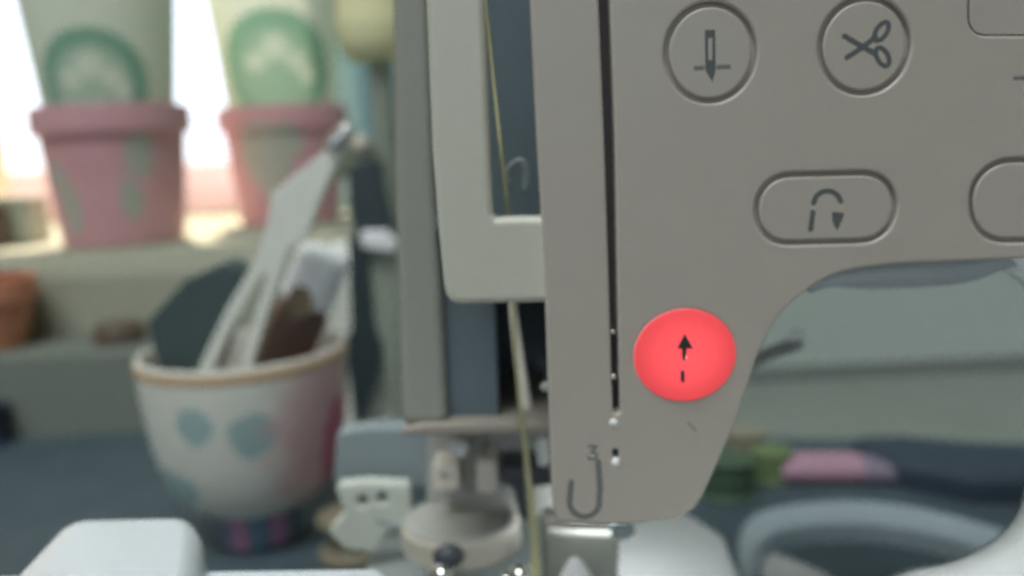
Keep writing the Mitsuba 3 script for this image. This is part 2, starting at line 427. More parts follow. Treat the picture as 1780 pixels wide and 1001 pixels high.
# cover of the take-up lever: U-shaped, the dark slot in it
C = [(735, -260), (741, 0), (751, 250), (762, 400), (772, 500), (776, 517), (786, 526), (800, 529), (975, 526), (975, -260)]
cov = rnd(poly(C, 0.1325), 0.0004)
cut = poly([(830, -300), (843, 0), (850, 200), (857, 372), (862, 379), (960, 378), (950, 0), (945, -300)], 0.1325)
add('lever_cover', slab(cov.difference(cut), 0.1325, 0.005, 0.0010), 'm_cover', parent=sm)
add('lever_shaft', slab(poly([(790, -250), (815, 420), (990, 420), (990, -250)], 0.158), 0.1580, 0.004), 'm_recess', parent=sm, smooth=False)
add('lever_guide', tube(spline([P(890, 318, .147), P(893, 285, .147), P(906, 280, .147), P(915, 300, .147), P(910, 330, .147)], 24), 0.0006), 'm_greyplate', parent=sm, smooth=True)
# face plate on the left and the open recess behind the needle bar
add('face_plate', slab(poly([(676, -260), (684, 100), (686, 280), (692, 500), (698, 738), (778, 738), (768, 500), (757, 300), (740, -260)], 0.165), 0.165, 0.05, 0.0015), 'm_faceplate', parent=sm)
add('recess_wall', slab(poly([(760, 380), (775, 740), (868, 740), (858, 380)], 0.168), 0.168, 0.010, 0.0005), 'm_recess', parent=sm)
add('recess_back', slab(poly([(740, 330), (740, 745), (1000, 745), (1000, 330)], 0.205), 0.205, 0.006), 'm_recess', parent=sm, smooth=False)
pa, pb = P(968, 380, .158), P(976, 742, .158)
add('recess_side', quad_box(pb[0], pb[0] + .001, .150, .205, pb[2], P(960, -40, .15)[2]), 'm_recess', parent=sm, smooth=False)
pc = P(850, 395, .162)
add('recess_roof', quad_box(pc[0] - .010, pb[0], .163, .205, pc[2], pc[2] + .002), 'm_recess', parent=sm, smooth=False)
add('recess_lip', slab(poly([(697, 738), (740, 729), (960, 727), (968, 745), (700, 750)], 0.166), 0.163, 0.05, 0.001), 'm_lip', parent=sm)
add('needle_bar', tube([P(884, 400, .160), P(893, 545, .160), P(905, 640, .158), P(914, 706, .157), P(915, 713, .157)], np.array([7, 8, 10.5, 12.5, 8]) * S(.158)), 'm_barpale', parent=sm, smooth=True)
add('peg', capsule(P(955, 672, .150), P(948, 672, .150), 9 * S(.15)), 'm_palegrey', parent=sm, smooth=True)

# needle clamp, foot and their screws below the head
add('rear_plate', slab(poly([(585, 752), (640, 742), (770, 742), (762, 850), (580, 846)], 0.215, 0.002), 0.215, 0.006, 0.001), 'm_greyplate', parent=sm)
br = poly([(580, 843), (640, 838), (712, 842), (716, 905), (672, 925), (650, 960), (600, 955), (570, 925), (600, 890)], 0.205, 0.0015)
br = br.difference(circ(630, 871, 11, .205)).difference(circ(664, 866, 11, .205))
add('bracket', slab(br, 0.205, 0.004, 0.0008), 'm_palegrey', parent=sm)
add('spring', tube(spline([P(655, 903, .200), P(675, 912, .200), P(705, 913, .200), P(728, 904, .200)], 20), 4 * S(.2)), 'm_greyplate', parent=sm, smooth=True)
add('foot_holder', slab(poly([(742, 742), (968, 742), (968, 905), (900, 905), (740, 880)], 0.195, 0.001), 0.197, 0.010, 0.001), 'm_midmetal', parent=sm)
add('clamp_screw', capsule(P(797, 778, .196), P(797, 778, .182), 18 * S(.19)), 'm_white', parent=sm, smooth=True)  # chrome screw coloured white to carry its shine
c1 = slab(poly([(752, 806), (798, 806), (798, 854), (752, 854)], .187, 0.0012).difference(circ(773, 829, 6, .187)), .187, .009, .0008)
add('clamp_block', c1, 'm_cream_lit', parent=sm)  # warm lamp light on both clamp blocks is put into the cream
add('clamp_block', slab(poly([(828, 800), (866, 800), (866, 858), (828, 858)], .187, 0.0012), .187, .009, .0008), 'm_cream_lit', parent=sm)
add('clamp_gap_shade', slab(poly([(800, 742), (845, 742), (838, 800), (825, 855), (805, 855), (800, 800)], .192), .192, .004, .0005), 'm_faceplate', parent=sm)  # darker slab painting the shade between the clamp blocks
add('needle_clamp', slab(poly([(868, 812), (960, 812), (960, 845), (918, 848), (922, 905), (905, 905), (892, 850), (868, 838)], .182, 0.0006), .182, .010, .0008), 'm_darkmetal', parent=sm)
add('clamp_screw', capsule(P(941, 768, .178), P(944, 800, .178), 12 * S(.178)), 'm_white', parent=sm, smooth=True)  # silver screw, its gleam painted as white
add('side_strip', slab(poly([(955, 800), (972, 800), (984, 885), (964, 885)], .18, .0004), .178, .006, .0006), 'm_lightgrey', parent=sm)
cf = P(800, 893, .19)
ft = lathe([(0.0001, 0)] + [(0.011, 0), (0.0125, -0.0006), (0.0128, -0.0012), (0.0001, -0.0012)], 64, cf)
fo = add('embroidery_foot', ft, 'm_midmetal', parent=sm)
rim = lathe([(0.0105, -0.0012), (0.0128, -0.0012), (0.0134, -0.002), (0.0134, -0.0068), (0.0128, -0.0075), (0.0105, -0.0075)], 64, cf)
add('rim', rim, 'm_cream', parent=fo)  # cream tone paints the lit bevel of the foot
add('clamp_screw', blob(P(780, 966, .172), 30 * S(.172), 20 * S(.172), 22 * S(.172)), 'm_darkmetal', parent=sm, smooth=True)
for px, py, r in ((769, 1000, 22), (905, 1002, 24), (880, 1008, 14)):
    add('plate_screw', blob(P(px, py, .166), r * S(.166), r * S(.166), r * S(.166)), 'm_chrome', parent=sm, smooth=True)
add('highlight_cone', lathe([(0.0001, 0.0040), (0.0012, 0.0034), (0.0036, -0.001), (0.0042, -0.004), (0.0001, -0.004)], 32, P(1000, 1000, .166)), 'm_white', parent=sm)  # white cone shaped as a bright highlight
add('foot_lever', slab(poly([(944, 899), (988, 899), (992, 908), (1068, 911), (1068, 924), (985, 922), (944, 916)], .168, .0004), .168, .005, .0008), 'm_barmetal', parent=sm)
add('lever_tip', slab(poly([(1064, 914), (1104, 912), (1106, 930), (1090, 942), (1064, 940)], .166, .0008), .166, .007, .0008), 'm_greyplate', parent=sm)
add('foot_shank', slab(poly([(945, 924), (1078, 930), (1074, 1040), (945, 1040)], .176, .0008), .176, .010, .001), 'm_faceplate', parent=sm)
add('needle', tube([P(921, 846, .176), P(926, 900, .174), P(933, 1030, .172)], 7 * S(.174)), 'm_steel', parent=sm, smooth=True)
# the machine's own lamp under the head
led = add('work_lamp', slab(poly([(985, 868), (1120, 868), (1120, 880), (985, 880)], .172), .166, .034, .0003), 'm_white', parent=sm)
l0, l1 = P(995, 880, .172) - [0, 0, .0006], P(1110, 880, .172) - [0, 0, .0006]
scene[f'{led}__light'] = {**mikit.ply(trimesh.Trimesh([[l0[0], .170, l0[2]], [l1[0], .170, l0[2]], [l1[0], .196, l0[2]], [l0[0], .196, l0[2]]], [[0, 2, 1], [0, 3, 2]]), 'm_white'),
                          'emitter': {'type': 'area', 'radiance': {'type': 'rgb', 'value': [LED * .95, LED, LED * 1.02]}}}
# lifting lever seen through the throat
add('lifting_lever', tube(spline([P(1255, 655, .215), P(1310, 628, .213), P(1360, 607, .210), P(1396, 597, .208)], 20), np.r_[np.full(17, 12), 11.5, 10, 6] * S(.21)), 'm_lever', parent=sm, smooth=True)
add('lever_glint', blob(P(1383, 584, .204), 16 * S(.206), 10 * S(.206), 10 * S(.206)), 'm_white', parent=sm, smooth=True)  # white blob painting the highlight on the metal lever

# rounded rim of the throat: arm underside, column and base on the right
pairs = [((1390, 500, .150), (1396, 494, .1345)), ((1425, 492, .150), (1428, 480, .1345)), ((1470, 497, .150), (1470, 468, .1345)), ((1560, 497, .150), (1560, 455, .1345)), ((1660, 486, .150), (1660, 450, .1345)),
         ((1716, 462, .150), (1740, 446, .1345)), ((1745, 470, .149), (1830, 446, .133)), ((1782, 497, .148), (1890, 470, .131)), ((1806, 545, .147), (1925, 530, .129)), ((1812, 640, .146), (1945, 640, .127)),
         ((1806, 760, .146), (1950, 780, .124)), ((1786, 850, .146), (1935, 900, .120)), ((1771, 893, .146), (1915, 980, .116)), ((1742, 930, .146), (1880, 1050, .112)), ((1700, 958, .146), (1830, 1100, .108)),
         ((1645, 979, .146), (1760, 1140, .104)), ((1600, 986, .146), (1690, 1165, .102)), ((1552, 1003, .146), (1610, 1185, .100)), ((1480, 1040, .146), (1500, 1205, .098)), ((1380, 1100, .146), (1390, 1225, .096)),
         ((1240, 1150, .146), (1260, 1270, .096)), ((1080, 1180, .146), (1090, 1300, .096))]
def dense(pts, n=6):
    pts = np.array(pts)
    from scipy.interpolate import CubicSpline
    u = np.arange(len(pts))
    return CubicSpline(u, pts)(np.linspace(0, len(pts) - 1, (len(pts) - 1) * n + 1))
I3 = dense([P(*p) for p, _ in pairs])
O3 = dense([P(*p) for _, p in pairs])
def far(o, y):
    # where the shell ends: the right flank of the column and the foot on the table
    i = np.arange(len(o)) / 6
    w = np.clip((i - 5) / 2, 0, 1)[:, None]                # 0 along the arm, 1 down the column
    f = np.stack([np.where(i < 16, .152, o[:, 0]), np.full(len(o), y) if y else o[:, 1], np.where(i > 12.5, ZM + .001, o[:, 2])], 1)
    t = np.clip((i - 12) / 1.0, 0, 1)[:, None]
    f[:, 2] = np.where(i > 12, o[:, 2] * (1 - t[:, 0]) + (ZM + .001) * t[:, 0], o[:, 2])
    t2 = np.clip((i - 15) / 1.0, 0, 1)
    f[:, 0] = np.where(i > 15, .152 * (1 - t2) + o[:, 0] * t2, f[:, 0])
    g = o + np.array([0, 0, .004]); g[:, 1] = f[:, 1]
    return g * (1 - w) + f * w
rows = [I3 + (O3 - I3) * np.array([1 - math.cos(a), math.sin(a), 1 - math.cos(a)]) for a in np.linspace(0, math.pi / 2, 12)]
back = dense([P(p[0] + .35 * (q[0] - p[0]), p[1] + .35 * (q[1] - p[1]), p[2] + .03) for p, q in pairs])
R = np.array([far(O3, 0), far(O3, .19), back] + rows + [far(O3, 0)])
def shell(k0, k1):
    r = R[:, k0:k1]; nr, nc = r.shape[:2]
    ii, jj = np.meshgrid(np.arange(nr - 1), np.arange(nc - 1), indexing='ij')
    a0 = (ii * nc + jj).ravel()
    return trimesh.Trimesh(r.reshape(-1, 3), np.vstack([np.stack([a0, a0 + 1, a0 + nc + 1], 1), np.stack([a0, a0 + nc + 1, a0 + nc], 1)]), process=False)
add('arm_shade_band', shell(0, 32), 'm_arm_shade', parent=sm, smooth=60, label='underside of the arm with its shade put into the blue-grey colour')  # same plastic as the rim, its shade painted as blue-grey
add('throat_rim', shell(31, R.shape[1]), 'm_white', parent=sm, smooth=60)
add('column', rbox((.060, .110, .245), .008, (.1785, .1525, ZM + .124)), 'm_white', parent=sm)

# free arm (bed) behind and below the needle
bed = [Pz(1140, 880, .80), Pz(1205, 893, .80), Pz(1262, 930, .80), Pz(1288, 1000, .80), Pz(1300, 1100, .80), Pz(1030, 1130, .80), Pz(1040, 890, .80)]
bq = Polygon([(p[0], p[1]) for p in bed]); bq = rnd(bq, 0.004)
bm = slab(bq, 0.0, 0.048, 0.0035, 6)
bm.vertices = bm.vertices[:, [0, 2, 1]] * np.array([1, 1, -1]) + np.array([0, 0, .80])
add('free_arm', bm, 'm_bed', parent=sm)
bq = rnd(Polygon([(p[0], p[1]) for p in (Pz(1033, 893, .799), Pz(1024, 1120, .799), Pz(600, 1120, .799), Pz(650, 930, .799), Pz(690, 903, .799))]), .003)
bm = slab(bq, 0.0, 0.046, 0.001, 3)
bm.vertices = bm.vertices[:, [0, 2, 1]] * np.array([1, 1, -1]) + np.array([0, 0, .799])
add('needle_plate', bm, 'm_plate', parent=sm)

# ------------------------------------------------------------------ thread
th_path = spline([P(838, -60, .1335), P(846, 30, .1338), P(860, 160, .1342), P(872, 270, .1346), P(884, 378, .1440), P(891, 460, .150), P(893, 545, .151), P(898, 640, .151), P(904, 710, .151), P(912, 770, .160),
                  P(920, 850, .164), P(928, 930, .166), P(932, 1030, .166)], 90)
add('sewing_thread', tube(th_path, np.interp(np.linspace(0, 1, 90), [0, .6, .75, 1], [3.2, 3.6, 6, 10]) * S(.145), 10), 'm_thread', smooth=True,
    label='yellow-green sewing thread running down through the cover slot to the needle', cat='thread')

# ------------------------------------------------------------------ white box at the lower left
wb = thing('accessory_box', 'white plastic box with rounded top edges at the lower left in front of the bowl', 'box')
zb = P(200, 907, .150)[2]
q = [Pz(116, 891, zb), Pz(336, 887, zb), Pz(353, 915, zb), Pz(338, 1090, zb), Pz(-100, 1120, zb), Pz(4, 1005, zb)]
q = rnd(Polygon([(p[0], p[1]) for p in q]).buffer(0), 0.003)
bm = slab(q, 0.0, zb - ZM - 0.015, 0.0040, 8)
bm.vertices = bm.vertices[:, [0, 2, 1]] * np.array([1, 1, -1]) + np.array([0, 0, zb])
add('lid', bm, 'm_box', parent=wb)
zl = P(520, 990, .140)[2]
q = [Pz(-200, 998, zl), Pz(380, 986, zl), Pz(658, 983, zl), Pz(675, 995, zl), Pz(690, 1350, zl), Pz(-300, 1350, zl)]
q = rnd(Polygon([(p[0], p[1]) for p in q]).buffer(0), 0.001)
bm = slab(q, 0.0, zl - ZM, 0.0015, 5)
bm.vertices = bm.vertices[:, [0, 2, 1]] * np.array([1, 1, -1]) + np.array([0, 0, zl])
add('base', bm, 'm_box', parent=wb)

# ------------------------------------------------------------------ bowl with its tools
YBW = 0.335
rc = P(423, 600, YBW); fc = Pz(452, 950, ZM)
bx, by = rc[0], YBW
RB = 181 * S(YBW) * 1.0
HB = rc[2] - ZM
prof_o = [(0.010, 0.002), (0.015, 0.0), (0.017, 0.001), (0.0165, 0.010), (0.020, 0.014), (0.028, 0.020), (0.0335, 0.030), (0.0365, 0.043), (RB * .975, 0.058), (RB, HB - 0.002), (RB - .0005, HB)]
po = spline([(r, 0, z) for r, z in prof_o[3:-1]], 24)[:, [0, 2]]
body_o = [(0.0001, 0.003), (0.010, 0.002)] + prof_o[1:3] + [tuple(x) for x in po]
inner_b = [(r - 0.003, z + (0.002 if z < .03 else 0)) for r, z in po[::-1]]
inner_b = [(r, z) for r, z in inner_b if z > 0.018]
body = lathe(body_o + arc(RB, HB - .002, RB - .003, HB - .002, 3)[1:0] + [(RB - .0008, HB - .0004), (RB - .0022, HB - .0004)] + inner_b + [(0.0001, inner_b[-1][1] - .001)], 96, (bx, by, ZM))
def f_bowl(p, n, uv):
    a = dr.atan2(p.x - bx, -(p.y - by)) * 0.0375 - 0.0100  # arc length round the bowl, zero towards the window's opposite side
    h = p.z - ZM
    base = MIX((0.69, 0.69, 0.62), (0.73, 0.73, 0.66), F3(p.x * 80, p.y * 80, p.z * 80, 2))
    def dot(a0, h0, ra, rh):
        d = dr.sqrt(dr.square((a - a0) / ra) + dr.square((h - h0) / rh))
        return 1 - SM(0.82, 1.1, d + 0.25 * (N(p.x * 220, p.y * 220, p.z * 220) - 0.5))
    teal = dr.maximum(dr.maximum(dot(0.0018, 0.0515, 0.0088, 0.0085), dot(-0.0180, 0.0560, 0.0070, 0.0075)), dot(-0.036, 0.030, 0.014, 0.008))
    c = MIX(base, (0.32, 0.46, 0.46), teal * 0.9)
    pink = 1 - SM(0.55, 1.25, dr.sqrt(dr.square((a - 0.036) / 0.030) + dr.square((h - 0.045) / 0.034)) + 0.3 * (N(p.x * 150, p.y * 150, p.z * 150) - .5))
    c = MIX(c, (0.62, 0.40, 0.41), pink)
    red = dot(0.040, 0.040, 0.0105, 0.018)
    c = MIX(c, (0.55, 0.15, 0.22), red)
    foot = SM(0.015, 0.0135, h)
    d1 = 1 - SM(0.6, 1.0, dr.abs(a - 0.0) / 0.006)
    d2 = 1 - SM(0.6, 1.0, dr.abs(dr.abs(a) - 0.017) / 0.010)
    fcol = MIX(MIX((0.16, 0.20, 0.26), (0.45, 0.24, 0.38), d2), (0.13, 0.26, 0.36), d1)
    return MIX(c, fcol, foot)
plastic('m_bowl', mikit.proc(f_bowl), 0.3)
plastic('m_tan', lin(196, 168, 136), 0.5)
bw = thing('patterned_bowl', 'pale footed bowl with teal dots and pink flowers holding small tools', 'bowl')
add('body', body, 'm_bowl', parent=bw, smooth=50)
add('rim_band', lathe([(RB - .0012, HB - .0058), (RB + .0002, HB - .0056), (RB + .0004, HB - .0050), (RB + .0004, HB - .0024), (RB + .0001, HB - .0018), (RB - .0012, HB - .0018)], 96, (bx, by, ZM)), 'm_tan', parent=bw, label='tan band round the rim')
# dark block in the bowl
plastic('m_block', [0.052, 0.080, 0.083], 0.5)
add('dark_block', slab(poly([(262, 556), (330, 482), (400, 452), (428, 470), (405, 560), (360, 700), (300, 720), (285, 640)], .330, .0015), .326, .014, .0015), 'm_block', label='dark slate block standing at the left inside the bowl', cat='block')
# pale tweezers
plastic('m_tweezers', lin(226, 229, 220), 0.35)
tw = thing('tweezers', 'pale plastic tweezers leaning in the middle of the bowl with a shiny tip', 'tweezers')
add('arm', slab(poly([(592, 240), (603, 252), (560, 345), (535, 415), (508, 430), (470, 540), (440, 640), (420, 720), (402, 715), (425, 620), (455, 520), (474, 455), (445, 500), (400, 580), (365, 665), (345, 720), (327, 712), (352, 630), (400, 530), (452, 440), (464, 400), (476, 335), (520, 300)], .318, .0008), .316, .004, .0008), 'm_tweezers', parent=tw)
add('tip', capsule(P(579, 250, .316), P(603, 228, .316), 15 * S(.316)), 'm_chrome', parent=tw, smooth=True)
# brown bottle with white cap
bt = thing('small_bottle', 'small brown bottle with a white cap tilted at the right inside the bowl', 'bottle')
plastic('m_capbottle', [0.93, 0.95, 0.98], 0.4)
plastic('m_brown', lin(98, 80, 72), 0.3)
plastic('m_capwhite', [0.80, 0.85, 0.90], 0.4)
a, b, c3 = P(478, 660, .345), P(530, 525, .340), P(566, 438, .337)
ax = (c3 - a) / np.linalg.norm(c3 - a); L1 = np.linalg.norm(b - a); Lc = np.linalg.norm(c3 - a)
m = lathe([(0.0001, 0), (0.0095, 0), (0.0108, 0.0012), (0.0108, L1 - .006), (0.0100, L1 - .002), (0.0075, L1 + .001), (0.0075, L1 + .006), (0.0001, L1 + .006)], 48)
m.apply_transform(frame(ax, a)); add('body', m, 'm_brown', parent=bt)
m = lathe([(0.0001, L1 + .0015), (0.0098, L1 + .0015), (0.0106, L1 + .0025), (0.0100, Lc - .0015), (0.0088, Lc), (0.0001, Lc)], 48)
m.apply_transform(frame(ax, a)); add('cap', m, 'm_capbottle', parent=bt, label='white cap')
plastic('m_tanlabel', lin(128, 112, 88), 0.5)
cc = P(522, 520, .329)
add('label_patch', slab(circ(521, 524, 22, .327, 28), .3275, .001), 'm_tanlabel', parent=bt, smooth=False)

# ------------------------------------------------------------------ dark pointed tool and ribbed jar beside the machine
jr = thing('ribbed_jar', 'pale ribbed plastic jar between the bowl and the sewing machine', 'jar')
yj = .458
cj = P(640, 600, yj); zj0 = ZT + 0.0; hj = P(640, 440, yj)[2] - zj0
pr = [(0.0001, 0), (0.0185, 0), (0.0197, 0.001)]
for k in range(int(hj / 0.006)):
    z = 0.001 + k * 0.006
    pr += [(0.0190, z + .0005), (0.0199, z + .002), (0.0199, z + .004), (0.0190, z + .0055)]
pr += [(0.015, hj + .003), (0.013, hj + .004), (0.0001, hj + .004)]
plastic('m_jar', lin(228, 232, 224), 0.3)
add('body', lathe(pr, 64, (cj[0], yj, ZM)), 'm_jar', parent=jr, smooth=30)
tl = thing('pointed_tool', 'dark slate pointed tool with a collar coloured white for its shine upright beside the bowl', 'tool')
plastic('m_tool', [0.035, 0.055, 0.062], 0.4)
plastic('m_toolpale', lin(152, 162, 150), 0.4)
yt = .427
add('handle', slab(poly([(604, 290), (650, 268), (682, 388), (686, 415), (618, 415), (606, 360)], yt, .001), yt, .009, .002), 'm_tool', parent=tl)
add('collar', slab(poly([(626, 400), (676, 400), (690, 420), (686, 442), (668, 436), (632, 432)], yt, .001), yt - .004, .014, .002), 'm_capbottle', parent=tl, label='collar with its shine put into the white colour')  # glossy reflection on the collar is painted as white
add('blade', slab(poly([(604, 410), (640, 410), (645, 500), (650, 560), (664, 600), (658, 650), (638, 710), (622, 759), (617, 745), (606, 660), (596, 600), (610, 570)], yt, .0006), yt + .001, .005, .001), 'm_tool', parent=tl)
add('pale_strip', slab(poly([(636, 425), (688, 425), (695, 740), (690, 741), (662, 600), (650, 570)], yt + .002, .0003), yt + .003, .004, .0008), 'm_toolpale', parent=tl)
# khaki clip above it
plastic('m_khaki', lin(116, 124, 104), 0.5)
add('khaki_clip', slab(poly([(585, 262), (610, 236), (640, 250), (664, 285), (654, 300), (600, 300), (583, 330), (572, 325)], .484, .002), .484, .014, .0025), 'm_khaki', label='khaki clip with a pale knob clamped to the pole of the thread stand', cat='clip')
scene[key_for('knob', 'khaki_clip')] = mikit.ply(blob(P(626, 250, .480), 15 * S(.48), 12 * S(.48), 17 * S(.48)), 'm_cream', smooth=True)

plastic('m_wood', lin(128, 122, 104), 0.5)
cw = Pz(588, 992, ZM)
add('wooden_spool', lathe([(0.0001, 0), (.0125, 0), (.0130, .0008), (.0130, .003), (.0085, .005), (.0080, .012), (.0125, .014), (.0130, .015), (.0125, .0165), (.0001, .0165)], 48, (cw[0] + .004, cw[1] + .012, ZM)), 'm_wood', label='tan wooden spool between the foot of the bowl and the sewing machine', cat='spool')

# thread stand behind the machine
ts = thing('thread_stand', 'grey thread stand on the long box, with a cone of pale yellow thread', 'thread stand')
ys = .503
plastic('m_pole', lin(138, 146, 134), 0.4)
ptop = P(661, 108, ys)
add('pole', tube([[ptop[0], ys, ZB + .001], [ptop[0], ys, ZB + .05], ptop, ptop + [0, 0, .05]], [.0068, .0068, .0064, .0058]), 'm_pole', parent=ts, smooth=True)
add('foot', lathe([(0.0001, 0), (0.022, 0), (0.022, .003), (0.009, .006), (0.0072, .012), (0.0001, .012)], 48, (ptop[0], ys, ZB)), 'm_pole', parent=ts)
matte('m_yellow', lin(240, 236, 190))
pr = [(0.0001, 0.0), (0.010, 0.0)] + arc(0.010, 0.0, 0.0205, 0.018, 6)[1:]
for k in range(14):
    z = .018 + k * .006
    pr += [(0.0209 - k * .0004, z + .0015), (0.0204 - k * .0004, z + .0045)]
pr += [(0.010, .104), (0.0001, .104)]
add('thread_cone', lathe(pr, 48, (ptop[0] - .002, ys, ptop[2])), 'm_yellow', parent=ts, label='cone of pale yellow thread')

# ------------------------------------------------------------------ window sill: cups in pink pots
def make_pot(px_top, py_top, y, prints, which, seed):
    c = P(px_top, py_top, y)
    x, zt = c[0], c[2]
    h = zt - ZS
    r1, r0 = 0.0530, 0.0410
    def f(p, n, uv):
        a = dr.atan2(p.x - x, -(p.y - y)) * 0.047
        hh = p.z - ZS
        col = MIX((0.56, 0.30, 0.33), (0.62, 0.35, 0.38), F3(p.x * 60 + seed, p.y * 60, p.z * 60, 3))
        m = mi.Float(0)
        for a0, h0, ra, rh in prints:
            d = dr.sqrt(dr.square((a - a0) / ra) + dr.square((hh - h0) / rh))
            m = dr.maximum(m, 1 - SM(0.8, 1.15, d + 0.4 * (N(p.x * 120 + seed, p.y * 120, p.z * 120) - 0.5)))
        return MIX(col, (0.40, 0.41, 0.36), m)
    plastic(f'm_pot_{which}', mikit.proc(f), 0.5)
    t = thing('pink_pot', ['pink pot with pale footprint prints holding the cup nearer the left curtain', 'pink pot with a grey heart print holding the cup nearer the sewing machine'][seed], 'pot', 'pink pots on the window sill')
    hr = 0.019
    body = [(0.0001, 0), (r0 - .002, 0), (r0, .002), (r0 + (r1 - .003 - r0) * (h - hr) / h, h - hr), (r1 - .0005, h - hr + .001), (r1, h - hr + .003), (r1, h - .002), (r1 - .001, h), (r1 - .004, h), (r1 - .006, h - hr), (r0 - .004, .005), (0.0001, .005)]
    add('body', lathe(body, 96, (x, y, ZS)), f'm_pot_{which}', parent=t, smooth=40)
    return x, y, zt, r1, h
scene['m_cupdummy'] = {'type': 'diffuse'}; del scene['m_cupdummy']
def make_cup(x, y, zt, h, lr, la, lz, which, seed, solid=0.5, trans=0.45):
    z0 = ZS + 0.0055
    zz = lambda z: 0.0345 + (z - z0) * 0.0995
    ztop = z0 + 0.21
    def f(p, n, uv):
        a = dr.atan2(p.x - x, -(p.y - y)) * 0.046 - la
        hh = p.z - lz
        d = dr.sqrt(dr.square(a) + dr.square(hh)) / lr
        base = MIX((0.70, 0.76, 0.65), (0.74, 0.79, 0.69), F3(p.x * 40, p.y * 40, p.z * 40, 2))
        nn = N(p.x * 90 + seed * 7, p.y * 90, p.z * 90)
        ring = (1 - SM(0.92, 1.0, d)) * SM(0.62, 0.70, d)
        inside = 1 - SM(0.62, 0.70, d)
        mark = dr.maximum(1 - SM(0.12, 0.3, dr.sqrt(dr.square(a / lr) + dr.square(hh / lr - 0.34))), dr.maximum(1 - SM(0.10, 0.22, dr.sqrt(dr.square(dr.abs(a / lr) - 0.33) + dr.square(hh / lr - 0.12))), 1 - SM(0.1, 0.2, dr.sqrt(dr.square(a / lr - 0.52) + dr.square(hh / lr + 0.10)))))
        return MIX(base, (0.24, 0.42, 0.32), dr.clip(ring + inside * solid - 0.55 * mark * inside, 0, 1))
    scene[f'm_cup_{which}'] = {'type': 'principledthin', 'base_color': mikit.proc(f), 'roughness': 0.6, 'diff_trans': trans, 'spec_trans': 0.0}
    prof = [(0.0001, z0), (zz(z0) - .001, z0), (zz(z0), z0 + .001), (zz(z0 + .1), z0 + .1), (zz(ztop), ztop)]
    t = thing('coffee_cup', ['pale coffee cup with a round green emblem standing in the left pink pot', 'pale coffee cup with a dark green emblem standing in the right pink pot'][seed], 'cup', 'coffee cups in the pink pots')
    add('body', lathe(prof, 96, (x, y, 0)), f'm_cup_{which}', parent=t, smooth=40)
    pt = np.array([[zz(ztop) * math.cos(q), zz(ztop) * math.sin(q), 0] for q in np.linspace(0, 2 * np.pi, 65)]) + [x, y, ztop]
    add('rim', tube(pt, .0018, 10), 'm_white', parent=t, smooth=True)
x1, y1, zt1, r1, h1 = make_pot(194, 187, .64, [(0.034, .060, .0105, .016), (0.027, .032, .0080, .015), (-0.018, .026, .0085, .020), (-0.026, .050, .0070, .012)], 'one', 0)
e = P(158, 128, .60)
make_cup(x1, y1, zt1, h1, 0.0385, e[0] - x1 + 0.003, e[2] - .008, 'one', 0)
x2, y2, zt2, r2, h2 = make_pot(490, 187, .755, [(-0.004, .058, .024, .026), (0.012, .066, .014, .016), (-0.002, .030, .010, .014)], 'two', 1)
e = P(500, 118, .71)
make_cup(x2, y2, zt2, h2, 0.047, 0.010, e[2], 'two', 1, 0.85)

# curtains
def curtain(name, x0, x1, z0, z1, y, amp, waves, mat, label):
    nx, nz = 120, 12
    xs, zs = np.linspace(x0, x1, nx), np.linspace(z0, z1, nz)
    X, Z = np.meshgrid(xs, zs)
    Y = y + amp * np.sin((X - x0) / (x1 - x0) * 2 * np.pi * waves + 0.6 * np.sin(Z * 9)) * (1 - 0.25 * (Z - z0) / (z1 - z0))
    V = np.stack([X, Y, Z], -1).reshape(-1, 3)
    i, j = np.meshgrid(np.arange(nz - 1), np.arange(nx - 1), indexing='ij')
    a = (i * nx + j).ravel()
    F = np.vstack([np.stack([a, a + 1, a + nx + 1], 1), np.stack([a, a + nx + 1, a + nx], 1)])
    return add(name, trimesh.Trimesh(V, F, process=False), mat, smooth=True, label=label, cat='curtain')
def thin(name, rgb, dt):
    scene[name] = {'type': 'principledthin', 'base_color': {'type': 'rgb', 'value': rgb}, 'roughness': 0.8, 'diff_trans': dt, 'spec_trans': 0.0}
    return name
thin('m_sheer', [0.62, 0.45, 0.44], 1.0)
thin('m_drape', [0.85, 0.68, 0.48], 0.5)
thin('m_teal', [0.32, 0.50, 0.54], 0.45)
curtain('sheer_curtain', -0.60, -0.15, ZS + .004, P(340, 285, .93)[2], .925, .004, 9, 'm_sheer', 'short sheer pinkish curtain across the foot of the window behind the pots')
curtain('cream_curtain', -0.90, P(18, 300, .84)[0], ZS + .002, 1.80, .835, .010, 4, 'm_drape', 'cream curtain hanging at the left edge of the window')
curtain('teal_curtain', P(535, 100, .83)[0], 0.09, ZS + .002, 1.80, .835, .009, 5, 'm_teal', 'dull teal curtain hanging behind the sewing machine')

# ------------------------------------------------------------------ things at the left edge
plastic('m_terracotta', lin(206, 138, 108), 0.6)
yt2 = .503
ZB = ZT + .05
c = P(-28, 482, yt2); ht = c[2] - ZB
tp = thing('terracotta_pot', 'orange terracotta flower pot on the long box at the left edge of the photo', 'pot')
rt = 84 * S(yt2)
add('body', lathe([(0.0001, 0), (rt * .62, 0), (rt * .64, .001), (rt * .93, ht - .012), (rt * .86, ht - .012), (rt * .55, .004), (0.0001, .004)], 64, (c[0], yt2, ZB)), 'm_terracotta', parent=tp)
add('collar', lathe([(rt * .90, ht - .013), (rt, ht - .013), (rt + .0008, ht - .002), (rt, ht), (rt * .9, ht)], 64, (c[0], yt2, ZB)), 'm_terracotta', parent=tp)
plastic('m_greypot', lin(150, 156, 140), 0.5)
cg = P(50, 475, .66)
add('grey_box', rbox((60 * S(.66), .03, .036), .002, (cg[0], .665, ZS + .018)), 'm_greypot', label='small grey box on the window sill left of the pink pots', cat='box')
